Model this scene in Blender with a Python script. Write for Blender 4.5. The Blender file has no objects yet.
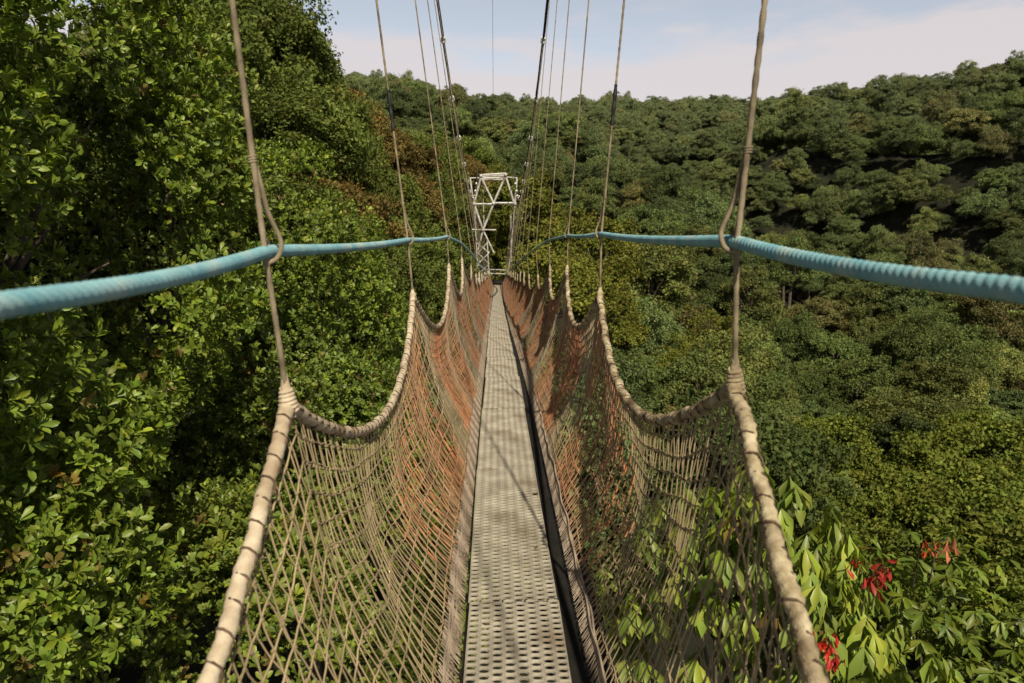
import bpy, math, random
import numpy as np
from mathutils import Vector, Euler
random.seed(7); rng = np.random.default_rng(7)
SC = bpy.context.scene
COL = SC.collection
R = math.radians

# ------------------------------------------------------------------ camera
F = 700.0; PITCH = 8.77; YAW = 1.23
CAMROT = Euler((R(90 - PITCH), 0, R(-YAW)), 'XYZ')
CM = np.array(CAMROT.to_matrix())
def P(px, py, Y):
    d = CM @ np.array([(px - 512) / F, -(py - 341.5) / F, -1.0])
    return d * (Y / d[1])
def proj(p):
    q = np.asarray(p) @ CM            # camera space
    z = -q[..., 2]
    return 512 + F * q[..., 0] / z, 341.5 - F * q[..., 1] / z
cam = bpy.data.cameras.new('camera'); co = bpy.data.objects.new('camera', cam); COL.objects.link(co)
co.rotation_euler = CAMROT; cam.sensor_width = 36; cam.lens = F / 1024 * 36
cam.clip_start = 0.05; cam.clip_end = 5000
cam.dof.use_dof = True; cam.dof.focus_distance = 4.5; cam.dof.aperture_fstop = 4.5
SC.camera = co

# ------------------------------------------------------------------ world + sun
SUN_EL, SUN_AZ = 45.0, 166.5          # azimuth clockwise from +Y
w = bpy.data.worlds.new('World'); SC.world = w; w.use_nodes = True
nt = w.node_tree; nt.nodes.clear()
N = nt.nodes.new; L = nt.links.new
out = N('ShaderNodeOutputWorld'); bg = N('ShaderNodeBackground'); sky = N('ShaderNodeTexSky')
sky.sky_type = 'NISHITA'; sky.sun_disc = False; sky.sun_elevation = R(SUN_EL); sky.sun_rotation = R(SUN_AZ)
sky.air_density = 1.0; sky.dust_density = 1.0; sky.ozone_density = 1.5
tc = N('ShaderNodeTexCoord'); sep = N('ShaderNodeSeparateXYZ'); L(tc.outputs['Generated'], sep.inputs[0])
mp = N('ShaderNodeMapping'); mp.inputs['Scale'].default_value = (2.2, 2.2, 9.0); L(tc.outputs['Generated'], mp.inputs[0])
ns = N('ShaderNodeTexNoise'); ns.inputs['Scale'].default_value = 1.7; ns.inputs['Detail'].default_value = 7; ns.inputs['Roughness'].default_value = 0.55
L(mp.outputs[0], ns.inputs['Vector'])
m1 = N('ShaderNodeMath'); m1.operation = 'MULTIPLY_ADD'; L(ns.outputs['Fac'], m1.inputs[0]); m1.inputs[1].default_value = -0.22; L(sep.outputs['Z'], m1.inputs[2])
mr = N('ShaderNodeMapRange'); mr.interpolation_type = 'SMOOTHSTEP'; L(m1.outputs[0], mr.inputs['Value'])
mr.inputs['From Min'].default_value = 0.118; mr.inputs['From Max'].default_value = 0.165
mr.inputs['To Min'].default_value = 0.85; mr.inputs['To Max'].default_value = 0.0
mx = N('ShaderNodeMix'); mx.data_type = 'RGBA'; L(mr.outputs[0], mx.inputs[0]); L(sky.outputs[0], mx.inputs[6])
mx.inputs[7].default_value = (8.7, 7.9, 7.9, 1)
SKY_NODE = sky
hs = N('ShaderNodeHueSaturation'); hs.inputs['Saturation'].default_value = 0.42; hs.inputs['Value'].default_value = 1.6
L(sky.outputs[0], hs.inputs['Color']); L(hs.outputs[0], mx.inputs[6])
zr = N('ShaderNodeMapRange'); zr.interpolation_type = 'SMOOTHSTEP'; L(sep.outputs['Z'], zr.inputs['Value'])
zr.inputs['From Min'].default_value = .30; zr.inputs['From Max'].default_value = .46; zr.inputs['To Min'].default_value = 1.0; zr.inputs['To Max'].default_value = .08
vm = N('ShaderNodeVectorMath'); vm.operation = 'SCALE'; L(mx.outputs[2], vm.inputs[0]); L(zr.outputs[0], vm.inputs['Scale']); L(vm.outputs[0], bg.inputs[0]); bg.inputs[1].default_value = 0.085; L(bg.outputs[0], out.inputs[0])
sl = bpy.data.lights.new('sun', 'SUN'); so = bpy.data.objects.new('sun', sl); COL.objects.link(so)
sl.energy = 5.0; sl.angle = R(0.5); sl.color = (1.0, 0.88, 0.68)
sd = Vector((math.sin(R(SUN_AZ)) * math.cos(R(SUN_EL)), math.cos(R(SUN_AZ)) * math.cos(R(SUN_EL)), math.sin(R(SUN_EL))))
so.rotation_euler = sd.to_track_quat('Z', 'Y').to_euler()
SC.view_settings.view_transform = 'Standard'; SC.view_settings.look = 'None'; SC.view_settings.exposure = 0
SC.cycles.use_denoising = True
SC.cycles.max_bounces = 5; SC.cycles.diffuse_bounces = 2; SC.cycles.glossy_bounces = 2; SC.cycles.transmission_bounces = 3
SC.cycles.volume_bounces = 0
SC.cycles.sample_clamp_indirect = 4

# ------------------------------------------------------------------ materials
def newmat(name):
    m = bpy.data.materials.new(name); m.use_nodes = True; n = m.node_tree; n.nodes.clear()
    o = n.nodes.new('ShaderNodeOutputMaterial'); return m, n, o
def setin(node, k, v): node.inputs[k].default_value = v
def surf_mat(name, c1, c2, scale=20, rough=0.8, bump=0.3, bscale=None, metallic=0.0, c3=None, s3=3.0, spec=0.3):
    m, n, o = newmat(name)
    b = n.nodes.new('ShaderNodeBsdfPrincipled'); setin(b, 'Roughness', rough); setin(b, 'Metallic', metallic); setin(b, 'Specular IOR Level', spec)
    t = n.nodes.new('ShaderNodeTexCoord')
    a = n.nodes.new('ShaderNodeTexNoise'); setin(a, 'Scale', scale); setin(a, 'Detail', 6); n.links.new(t.outputs['Object'], a.inputs['Vector'])
    r = n.nodes.new('ShaderNodeValToRGB'); r.color_ramp.elements[0].position = .35; r.color_ramp.elements[1].position = .68
    r.color_ramp.elements[0].color = (*c1, 1); r.color_ramp.elements[1].color = (*c2, 1)
    n.links.new(a.outputs['Fac'], r.inputs[0]); colr = r.outputs[0]
    if c3:
        a3 = n.nodes.new('ShaderNodeTexNoise'); setin(a3, 'Scale', s3); setin(a3, 'Detail', 5); n.links.new(t.outputs['Object'], a3.inputs['Vector'])
        q = n.nodes.new('ShaderNodeMapRange'); setin(q, 'From Min', .5); setin(q, 'From Max', .68); n.links.new(a3.outputs['Fac'], q.inputs['Value'])
        k = n.nodes.new('ShaderNodeMix'); k.data_type = 'RGBA'; n.links.new(q.outputs[0], k.inputs[0]); n.links.new(colr, k.inputs[6]); k.inputs[7].default_value = (*c3, 1)
        colr = k.outputs[2]
    n.links.new(colr, b.inputs['Base Color'])
    if bump:
        bt = n.nodes.new('ShaderNodeTexNoise'); setin(bt, 'Scale', bscale or scale * 4); setin(bt, 'Detail', 4); n.links.new(t.outputs['Object'], bt.inputs['Vector'])
        bp = n.nodes.new('ShaderNodeBump'); setin(bp, 'Strength', bump); setin(bp, 'Distance', 0.004); n.links.new(bt.outputs['Fac'], bp.inputs['Height']); n.links.new(bp.outputs[0], b.inputs['Normal'])
    n.links.new(b.outputs[0], o.inputs[0]); return m
def leaf_mat(name, rough=0.45, transl=0.28, spec=0.35):
    # colour = object's (or instance's) own tint, varied leaf by leaf through the mesh attribute 'leaf'
    m, n, o = newmat(name)
    ti = n.nodes.new('ShaderNodeAttribute'); ti.attribute_type = 'INSTANCER'; ti.attribute_name = 'tint'
    le = n.nodes.new('ShaderNodeAttribute'); le.attribute_type = 'GEOMETRY'; le.attribute_name = 'leaf'
    mu = n.nodes.new('ShaderNodeMix'); mu.data_type = 'RGBA'; mu.blend_type = 'MULTIPLY'; mu.inputs[0].default_value = 1
    n.links.new(ti.outputs['Color'], mu.inputs[6]); n.links.new(le.outputs['Color'], mu.inputs[7])
    b = n.nodes.new('ShaderNodeBsdfPrincipled'); setin(b, 'Roughness', rough); setin(b, 'Specular IOR Level', spec)
    n.links.new(mu.outputs[2], b.inputs['Base Color'])
    tr = n.nodes.new('ShaderNodeBsdfTranslucent')
    g = n.nodes.new('ShaderNodeMix'); g.data_type = 'RGBA'; g.blend_type = 'MULTIPLY'; g.inputs[0].default_value = 1
    n.links.new(mu.outputs[2], g.inputs[6]); g.inputs[7].default_value = (1.25, 1.3, 0.6, 1); n.links.new(g.outputs[2], tr.inputs[0])
    x = n.nodes.new('ShaderNodeMixShader'); x.inputs[0].default_value = transl
    n.links.new(b.outputs[0], x.inputs[1]); n.links.new(tr.outputs[0], x.inputs[2]); n.links.new(x.outputs[0], o.inputs[0]); return m
def cord_mat(name):
    m, n, o = newmat(name)
    le = n.nodes.new('ShaderNodeAttribute'); le.attribute_name = 'leaf'
    b = n.nodes.new('ShaderNodeBsdfPrincipled'); setin(b, 'Roughness', .85); setin(b, 'Specular IOR Level', .15)
    n.links.new(le.outputs['Color'], b.inputs['Base Color']); n.links.new(b.outputs[0], o.inputs[0]); return m

M = {}
M['leaf_near'] = leaf_mat('glossy_leaf', 0.42, 0.18, 0.36)
M['leaf_far'] = leaf_mat('forest_leaf', 0.7, 0.2, 0.12)
M['bark'] = surf_mat('bark', (.05, .04, .028), (.16, .13, .10), 6, .9, .6)
M['cord'] = cord_mat('net_cord')
M['rope'] = surf_mat('cream_rope', (.50, .41, .29), (.70, .61, .46), 30, .9, .5, 260, c3=(.33, .25, .16), s3=7)
M['rope_right'] = surf_mat('weathered_rope', (.30, .24, .14), (.60, .52, .36), 26, .95, .7, 200, c3=(.12, .08, .045), s3=9)
M['lash'] = surf_mat('brown_lashing', (.07, .045, .03), (.16, .11, .07), 40, .9, 0)
M['hanger'] = surf_mat('hanger_rope', (.13, .105, .07), (.36, .30, .20), 14, .9, .4, 300)
M['blue'] = surf_mat('blue_rope', (.19, .43, .52), (.32, .58, .65), 14, .85, .4, 700, c3=(.44, .58, .58), s3=9, spec=.3)
M['wire'] = surf_mat('dark_wire_rope', (.035, .032, .03), (.11, .10, .09), 30, .6, .2, metallic=.3)
M['steel'] = surf_mat('galvanised_steel', (.50, .50, .47), (.72, .71, .68), 8, .55, .1, metallic=.25, c3=(.25, .2, .15), s3=2)
M['tape'] = surf_mat('black_tape', (.012, .012, .012), (.03, .03, .03), 30, .6, .2)
M['deck'] = surf_mat('worn_deck', (.28, .255, .205), (.45, .42, .35), 7, .75, .4, 90, c3=(.17, .13, .085), s3=2.3, spec=.35)
M['board'] = surf_mat('black_board_and_shade', (.008, .008, .007), (.02, .018, .015), 12, .9, .2)  # near black for the under-deck parts, and painted shade for the gap strip
M['ground'] = surf_mat('forest_floor', (.008, .010, .005), (.028, .028, .014), .35, 1, .5, 2)

# ------------------------------------------------------------------ mesh helpers
def obj(name, V, Fc, mat, parent=None, colr=None, smooth=False, loc=None):
    """V (n,3) ; Fc list of int arrays (each (k,3) or (k,4))"""
    me = bpy.data.meshes.new(name)
    V = np.asarray(V, dtype=np.float32)
    if not isinstance(Fc, (list, tuple)): Fc = [Fc]
    Fc = [np.asarray(f, dtype=np.int32) for f in Fc if len(f)]
    sizes = np.concatenate([np.full(len(f), f.shape[1], dtype=np.int32) for f in Fc])
    idx = np.concatenate([f.ravel() for f in Fc])
    me.vertices.add(len(V)); me.vertices.foreach_set('co', V.ravel())
    me.loops.add(len(idx)); me.loops.foreach_set('vertex_index', idx)
    st = np.zeros(len(sizes), dtype=np.int32); st[1:] = np.cumsum(sizes)[:-1]
    me.polygons.add(len(sizes)); me.polygons.foreach_set('loop_start', st); me.polygons.foreach_set('loop_total', sizes)
    if smooth: me.polygons.foreach_set('use_smooth', np.ones(len(sizes), dtype=bool))
    if colr is not None:
        a = me.attributes.new('leaf', 'FLOAT_COLOR', 'POINT')
        c = np.ones((len(V), 4), dtype=np.float32); c[:, :3] = colr; a.data.foreach_set('color', c.ravel())
    me.update(calc_edges=True)
    if mat: me.materials.append(mat)
    o = bpy.data.objects.new(name, me); COL.objects.link(o)
    if parent: o.parent = parent
    if loc is not None: o.location = loc
    return o
def tag(o, label=None, cat=None, group=None, kind=None):
    if label: o['label'] = label
    if cat: o['category'] = cat
    if group: o['group'] = group
    if kind: o['kind'] = kind
    return o
def empty(name, loc, label, cat, group=None):
    o = bpy.data.objects.new(name, None); COL.objects.link(o); o.location = loc; o.empty_display_size = .3
    return tag(o, label, cat, group)
class MB:
    def __init__(s): s.V = []; s.F3 = []; s.F4 = []; s.C = []; s.n = 0
    def add(s, V, F, c=(1, 1, 1)):
        V = np.asarray(V, float); F = np.asarray(F)
        (s.F3 if F.shape[1] == 3 else s.F4).append(F + s.n); s.V.append(V); s.n += len(V)
        s.C.append(np.broadcast_to(np.asarray(c, float), (len(V), 3)))
    def box(s, c, sz, rot=None, col=(1, 1, 1)):
        v = np.array([[x, y, z] for x in (-.5, .5) for y in (-.5, .5) for z in (-.5, .5)]) * np.array(sz)
        if rot is not None: v = v @ np.asarray(rot).T
        s.add(v + np.array(c), [[0, 1, 3, 2], [4, 6, 7, 5], [0, 4, 5, 1], [2, 3, 7, 6], [0, 2, 6, 4], [1, 5, 7, 3]], col)
    def tube(s, pts, r, sides=6, col=(1, 1, 1), lobes=0, pitch=.04, depth=.15, cap=True, phase=0):
        pts = np.asarray(pts, float); n = len(pts)
        T = np.gradient(pts, axis=0); T /= np.linalg.norm(T, axis=1)[:, None] + 1e-12
        ref = np.array([0, 0, 1.]) if abs(T[:, 2]).max() < .93 else np.array([.3, 1., .02])
        U = np.cross(T, ref); U /= np.linalg.norm(U, axis=1)[:, None] + 1e-12
        W = np.cross(U, T)
        th = np.arange(sides) / sides * 2 * math.pi
        rr = np.broadcast_to(np.asarray(r, float).reshape(-1, 1), (n, sides)).copy()
        if lobes:
            S = np.concatenate([[0], np.cumsum(np.linalg.norm(np.diff(pts, axis=0), axis=1))])
            rr *= 1 + depth * np.abs(np.cos((th[None] + 2 * math.pi * S[:, None] / pitch) * lobes / 2)) - depth * .6
        V = pts[:, None] + rr[..., None] * (np.cos(th)[None, :, None] * U[:, None] + np.sin(th)[None, :, None] * W[:, None])
        i = np.arange(n - 1)[:, None] * sides; j = np.arange(sides)[None]; k = (j + 1) % sides
        Fq = np.stack([i + j, i + k, i + sides + k, i + sides + j], -1).reshape(-1, 4)
        cc = col
        if np.ndim(col) == 2: cc = np.repeat(np.asarray(col), sides, axis=0)
        s.add(V.reshape(-1, 3), Fq, cc)
        if cap and sides > 4:
            for e in (0, n - 1):
                base = s.n; s.add(np.vstack([V[e], pts[e]]), [[q, (q + 1) % sides, sides] if e else [(q + 1) % sides, q, sides] for q in range(sides)], cc if np.ndim(cc) == 1 else cc[0])
    def build(s, name, mat, parent=None, smooth=False, withcol=False):
        return obj(name, np.vstack(s.V), ([np.vstack(s.F4)] if s.F4 else []) + ([np.vstack(s.F3)] if s.F3 else []), mat, parent,
                   np.vstack(s.C) if withcol else None, smooth)
def resample(pts, step):
    pts = np.asarray(pts, float); d = np.concatenate([[0], np.cumsum(np.linalg.norm(np.diff(pts, axis=0), axis=1))])
    t = np.linspace(0, d[-1], max(2, int(d[-1] / step))); return np.stack([np.interp(t, d, pts[:, k]) for k in range(3)], 1)
def spline(pts, per=12):
    pts = np.asarray(pts, float); q = np.vstack([2 * pts[0] - pts[1], pts, 2 * pts[-1] - pts[-2]]); o = []
    for i in range(1, len(q) - 2):
        for t in np.linspace(0, 1, per, endpoint=False):
            a, b, c, d = q[i - 1:i + 3]
            o.append(.5 * ((2 * b) + (-a + c) * t + (2 * a - 5 * b + 4 * c - d) * t * t + (-a + 3 * b - 3 * c + d) * t ** 3))
    o.append(pts[-1]); return np.array(o)

# ------------------------------------------------------------------ bridge geometry (metres, eye at origin)
YN = np.array([1.67 + 2.5 * k for k in range(-2, 18)])       # hanger stations; index 2 is the nearest one in view
_y = np.linspace(-5, 50, 551)
_z = np.interp(_y, [-5, 2, 5, 10, 24, 45, 50], [-1.46, -1.41, -1.37, -1.56, -2.28, -3.3, -3.5])
_k = np.ones(31) / 31; _z = np.convolve(np.pad(_z, 15, mode='edge'), _k, 'valid')
def dz(y): return np.interp(y, _y, _z)
def dx(y): return np.interp(y, [-5, 2, 5, 12, 45], [.06, .055, .05, .03, .0])
LN = {0: (288, 405), 1: (413, 297), 2: (449, 268), 3: (462, 261), 4: (471, 268)}
RN = {0: (735, 385), 1: (600, 295), 2: (567, 270), 3: (550, 269), 4: (538, 277)}
def nodes(side):
    o = []
    for i, y in enumerate(YN):
        k = i - 2; tab = LN if side < 0 else RN
        if k < 0: p = P(*tab[0], YN[2]).copy(); p[1] = y; p[2] = dz(y) + 1.02; p[0] += (-.13 if side < 0 else .0)
        elif k in tab: p = P(*tab[k], y)
        else: p = np.array([dx(y) + (-.45 if side < 0 else .62), y, dz(y) + .96 + .05 * math.sin(k * 2.1)])
        o.append(p)
    return np.array(o)
NODE = {-1: nodes(-1), 1: nodes(1)}
def sagof(k): return .40 if k < 4 else .30
def toprope(side, y):
    y = np.atleast_1d(y).astype(float); n = NODE[side]
    i = np.clip(np.searchsorted(YN, y) - 1, 0, len(YN) - 2); f = (y - YN[i]) / 2.5
    p = n[i] * (1 - f[:, None]) + n[i + 1] * f[:, None]
    sg = np.where(i < 2, .40, np.where(i < 5, .345, .24))
    b = 4 * f * (1 - f)
    sk = 4 * f * (1 - f) * (1 + np.where(i >= 2, .0, -.30) * np.sin(2 * math.pi * f))
    p[:, 2] -= sg * sk
    p[:, 0] += -side * .04 * b * np.where(i >= 2, 1, 1.35)
    return p
RAILP = {-1: [(-2.5, None)], 1: []}
def railpts(side):
    if side < 0:
        a = [P(0, 305, .77), P(268, 251, 1.67), P(408, 240, 4.17), P(447, 236.5, 6.67), P(461, 243, 9.17), P(471, 253, 11.67), P(480, 265, 16.67), P(486, 272, 24.2), P(490, 277, 44.2)]
        b0 = a[0] + (a[0] - a[1]) * 3
    else:
        a = [P(1024, 290, .80), P(734, 241, 1.67), P(601, 234, 4.17), P(568, 235.5, 6.67), P(549, 240, 9.17), P(536, 248, 11.67), P(521, 260, 16.67), P(511, 270, 24.2), P(504, 276, 44.2)]
        b0 = a[0] + (a[0] - a[1]) * 3
    return np.array([b0] + a)
RAIL = {-1: railpts(-1), 1: railpts(1)}
def rail_at(side, y):
    r = RAIL[side]; return np.array([np.interp(y, r[:, 1], r[:, k]) for k in range(3)])
def cable(side, y):
    h = 1.60 + .0116 * (y - 32) ** 2
    if y > 32: h = 1.60 + .0135 * (y - 32) ** 2
    x = np.interp(y, [-5, 1.67, 4.17, 14.67, 25, 46], [-1.3, -1.5, -1.68, -1.22, -1.08, -1.2]) if side < 0 else np.interp(y, [-5, 1.67, 4.17, 14.67, 25, 46], [1.3, 1.4, 1.46, 1.08, 1.0, 1.12])
    return np.array([x, y, h])
SN = {-1: 'left', 1: 'right'}

# deck panels -------------------------------------------------------
def deck_mesh():
    """one 1.5 m panel of pressed grating: hexagonal cells, each with a lens hole and a rolled rim"""
    mb = MB(); Wd = .345; nc = 8; sx = Wd / nc; nr = 43; sy = 1.5 / nr
    for c in range(nc):
        for r in range(nr):
            cx = (c + .5) * sx - Wd / 2; cy = (r + .25 + (.5 if c % 2 else 0)) * sy
            # cell outline: hexagon for columns staggered by half a row
            hx = [(-.5, -.25), (-.5, .25), (-.17, .5), (.17, .5), (.5, .25), (.5, -.25), (.17, -.5), (-.17, -.5)]
            hx = [(-.5, 0), (-.42, .30), (-.17, .5), (.17, .5), (.42, .30), (.5, 0), (.42, -.30), (.17, -.5), (-.17, -.5), (-.42, -.30)]
            # tiling outline: staggered brick cells -> rectangle of full pitch, points on its border
            o = [(-.5, 0), (-.5, .25), (-.25, .5), (0, .5), (.25, .5), (.5, .25), (.5, 0), (.5, -.25), (.25, -.5), (0, -.5), (-.25, -.5), (-.5, -.25)]
            o = [(-.5, 0), (-.5, .5), (-.25, .5), (0, .5), (.25, .5), (.5, .5), (.5, 0), (.5, -.5), (.25, -.5), (0, -.5), (-.25, -.5), (-.5, -.5)]
            m = 12; V = []
            wob = 1 + random.uniform(-.05, .05)
            for (a, b) in o: V.append((cx + a * sx, cy + b * sy, -.0035 + (.0035 if abs(a) < .3 else 0)))
            for (sc, z) in ((.445, .0005), (.40, -.003), (.385, -.010)):
                for (a, b) in o:
                    an = math.atan2(b, a); V.append((cx + math.cos(an) * sx * sc * 1.02 * wob, cy + math.sin(an) * sy * sc * 1.05 * wob, z))
            Fq = []
            for ring in range(3):
                for q in range(m):
                    w_ = (q + 1) % m; Fq.append((ring * m + q, (ring + 1) * m + q, (ring + 1) * m + w_, ring * m + w_))
            mb.add(V, Fq)
    o = mb.build('deck_panel', M['deck'], smooth=True)
    return o
walk = empty('walkway', (0, 0, float(dz(0))), 'pale perforated footway running down the middle of the suspended bridge', 'walkway')
dp0 = None
Y0 = 2.52 - 1.5 * 3; npan = 32
for i in range(npan):
    y = Y0 + 1.5 * i
    if i == 0: dp0 = deck_mesh(); d = dp0
    else: d = dp0.copy(); COL.objects.link(d)
    d.parent = walk
    zz0, zz1 = dz(y), dz(y + 1.5)
    d.location = (dx(y) + random.uniform(-.005, .005), y, zz0 - dz(0) + (i % 2) * .0022)
    d.rotation_euler = (math.atan2(zz1 - zz0, 1.5), random.uniform(-.01, .01), math.atan2(-(dx(y + 1.5) - dx(y)), 1.5) + random.uniform(-.006, .006))
ys = np.arange(-2.5, 46, .5)
for sx_ in (-.165, .175):
    mb = MB(); a = np.stack([dx(ys) + sx_, ys, dz(ys) - .045], 1)
    for k in range(len(a) - 1):
        mid = (a[k] + a[k + 1]) / 2; dd = a[k + 1] - a[k]; an = math.atan2(dd[2], dd[1])
        rot = np.array([[1, 0, 0], [0, math.cos(an), -math.sin(an)], [0, math.sin(an), math.cos(an)]])
        mb.box(mid - np.array([0, 0, dz(0)]), (.022, np.linalg.norm(dd) + .0, .05), rot)
    mb.build('stringer', M['board'], walk)
# black strip standing in for the shadow in the gap beside the grating, under the right hand net
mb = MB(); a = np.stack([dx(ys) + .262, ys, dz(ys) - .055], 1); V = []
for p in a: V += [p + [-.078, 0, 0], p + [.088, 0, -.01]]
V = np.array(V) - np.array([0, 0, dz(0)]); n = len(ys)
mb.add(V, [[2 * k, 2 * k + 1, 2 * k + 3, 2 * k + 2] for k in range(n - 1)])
tag(mb.build('gap_shade', M['board'], walk), 'painted black shadow in the gap beside the right edge of the grating')
for i in range(0, 31):
    mb = MB(); y = Y0 + 1.5 * i + .004; mb.box((dx(y) + .01, y, dz(y) - .035 - dz(0)), (.33, .022, .02)); mb.build('crossbar', M['board'], walk)

# nets --------------------------------------------------------------
TAN = np.array([.33, .26, .155]); OLIVE = np.array([.29, .25, .16]); ORG = np.array([.56, .215, .10]); GREY = np.array([.36, .33, .27]); PALE = np.array([.44, .36, .28])
def netpt(side, y, t, out_=0.0):
    top = toprope(side, y); top[:, 2] -= .012
    y = np.atleast_1d(y)
    xb = dx(y) + (-.195 if side < 0 else np.interp(y, [0, 3, 8, 14, 45], [.255, .255, .245, .22, .2]))
    bz = dz(y) - .03
    t = np.asarray(t, float)
    s = t
    x = top[:, 0] * (1 - s) + xb * s; z = top[:, 2] * (1 - s) + bz * s
    x = x + side * (.07 * np.sin(math.pi * t) * (1 + .35 * np.sin(y * 2.5 + 1)) + out_)
    x = x + .012 * np.sin(y * 9 + t * 5) * np.sin(math.pi * t)
    return np.stack([x, np.broadcast_to(y, x.shape), z], 1)
def cords(mb, lines, r, sides, jitter=.004):
    """lines: (n, m, 3) all with same m"""
    lines = lines + 0
    n, m, _ = lines.shape
    T = np.gradient(lines, axis=1); T /= np.linalg.norm(T, axis=2)[..., None] + 1e-9
    ref = np.array([1., .2, .1]); U = np.cross(T, ref); U /= np.linalg.norm(U, axis=2)[..., None] + 1e-9; W = np.cross(U, T)
    th = np.arange(sides) / sides * 2 * math.pi
    V = lines[:, :, None] + r * (np.cos(th)[:, None] * U[:, :, None] + np.sin(th)[:, None] * W[:, :, None])
    base = (np.arange(n) * m * sides)[:, None, None]; i = (np.arange(m - 1) * sides)[None, :, None]; j = np.arange(sides)[None, None]; k = (j + 1) % sides
    Fq = np.stack([base + i + j, base + i + k, base + i + sides + k, base + i + sides + j], -1).reshape(-1, 4)
    return V.reshape(-1, 3), Fq, m * sides
def colnoise(n, base, amp=.25):
    return np.clip(base[None] * (1 + amp * rng.standard_normal((n, 1))), .02, .9)
def make_net(side):
    root = empty('side_net', (0, 1.67, -1.4), ('tan and orange rope netting along the left edge of the walkway' if side < 0 else 'tan and orange rope netting along the right edge of the walkway'), 'safety net')
    root.location = (0, 0, 0)
    # edge rope
    yy = [];
    y = -2.5
    yy = np.concatenate([np.linspace(YN[i], YN[i + 1], 70 if i < 5 else 24, endpoint=False) for i in range(len(YN) - 1)])
    pts = toprope(side, yy); mb = MB()
    S = np.concatenate([[0], np.cumsum(np.linalg.norm(np.diff(pts, axis=0), axis=1))])
    step = .058
    near = yy < 9
    pn = resample(pts[near], .006); Sn = np.arange(len(pn)) * .006
    rr = .0156 * (1 + .10 * np.abs(np.sin(math.pi * Sn / step)) + .03 * np.sin(Sn * 13.1) + .03 * np.sin(Sn * 47))
    if side > 0: rr = rr * (1.0 + .10 * np.sin(Sn * 9.3) * np.sin(Sn * 21) + .07 * (rng.random(len(pn)) - .5))
    mb.tube(pn + (.0018 if side < 0 else .0035) * np.stack([np.sin(Sn * 29), 0 * Sn, np.cos(Sn * 37)], 1), rr * (1 + .05 * np.abs(np.sin(math.pi * Sn / step))), 12, lobes=3, pitch=.075, depth=.12 if side < 0 else .32)
    pf = resample(np.vstack([pn[-1:], pts[~near]]), .03); Sf = np.arange(len(pf)) * .03
    mb.tube(pf, 0.0158 * (1 + .12 * np.abs(np.sin(math.pi * Sf / .11))), 6)
    rope = mb.build('edge_rope', M['rope' if side < 0 else 'rope_right'], root, smooth=True)
    tag(rope, 'thick cream rope looping in scallops along the top of the net')
    # lashing rings + knots at the stations
    mb = MB(); q = resample(pts[yy < 16], step / 12)
    T = np.gradient(q, axis=0); T /= np.linalg.norm(T, axis=1)[:, None]; u = np.cross(T, [0, .3, 1]); u /= np.linalg.norm(u, axis=1)[:, None]; v = np.cross(u, T)
    ph = np.arange(len(q)) / 12; fr = ph % 1; th = 2 * math.pi * (np.floor(ph) + np.clip(fr / .55 - .2 + .12 * np.sin(ph * 1.7), 0, 1))
    mb.tube(q + .0181 * (np.cos(th)[:, None] * u + np.sin(th)[:, None] * v), .0027, 5)
    mb.build('lashing', M['lash'], rope)
    for i, p in enumerate(NODE[side]):
        if i < 1 or i > 9: continue
        mb = MB(); h = (rail_at(side, p[1]) - p); h /= np.linalg.norm(h)
        s_ = np.linspace(0, 1, 90)
        th = s_ * 2 * math.pi * 6; u = np.cross(h, [0, 1, 0]); u /= np.linalg.norm(u); v = np.cross(h, u)
        wl = .7 if i == 2 else .5; rad = (.019 * (1 - .6 * s_) ** .8 + .003) * (1 if i == 2 else .85)
        mb.tube(p + h * (s_[:, None] * .085 * wl - .018) + rad[:, None] * (np.cos(th)[:, None] * u + np.sin(th)[:, None] * v), .0052, 5)
        mb.tube(np.array([p - h * .03, p + h * .02, p + h * .06 * wl, p + h * .11 * wl]), np.array([.018, .019, .012, .0075]), 8)
        mb.build('whipping', M['rope' if side < 0 else 'rope_right'], rope, smooth=True)
    # netting in tan
    V0, V1 = -2.2, 44.0
    mb = MB(); m = 26; t = np.linspace(0, 1, m)
    def family(ya, yb, sp, lean, r, sides, colf, wob=.0045, m=26, t0=0., t1=1., out_=0., keep=None):
        u0 = np.arange(ya, yb, sp) + rng.normal(0, sp * .07, len(np.arange(ya, yb, sp)))
        t = np.linspace(t0, t1, m)
        Y = u0[:, None] + lean * (t[None] - .5) + wob * np.sin(t[None] * 17 + u0[:, None] * 31) + wob * .6 * np.sin(t[None] * 41 + u0[:, None] * 77)
        Y = np.clip(Y, -4.9, 44.1)
        Lp = netpt(side, Y.ravel(), np.tile(t, len(u0)), out_).reshape(len(u0), m, 3)
        V, Fq, per = cords(mb, Lp, r, sides)
        C = np.repeat(colf(Y.ravel(), np.tile(t, len(u0))), sides, axis=0)
        if keep is not None:
            kp = keep(Y.ravel(), np.tile(t, len(u0))).reshape(len(u0), m)
            seg = (kp[:, :-1] & kp[:, 1:]); Fq = Fq.reshape(len(u0), m - 1, sides, 4)[seg].reshape(-1, 4)
        return V, Fq, C
    def tancol(y, t):
        f = ((y - 1.67) / 2.5) % 1.0
        k = np.clip((y - 3) / 4, 0, 1)[:, None]
        c = TAN[None] * (1 - .45 * k) + (GREY * .7)[None] * .45 * k
        ok = orgkeep(y, t)[:, None] * (np.where(y > 4.2, .8, .5) * (.6 + .4 * np.sin(y * 5.1 + t * 2.2)))[:, None]
        c = c * (1 - ok) + ORG[None] * .8 * ok
        return np.clip(c * (1 + .14 * np.sin(y * 40)[:, None] + .12 * np.sin(y * 13 + t * 9)[:, None]), .02, .9)
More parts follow.
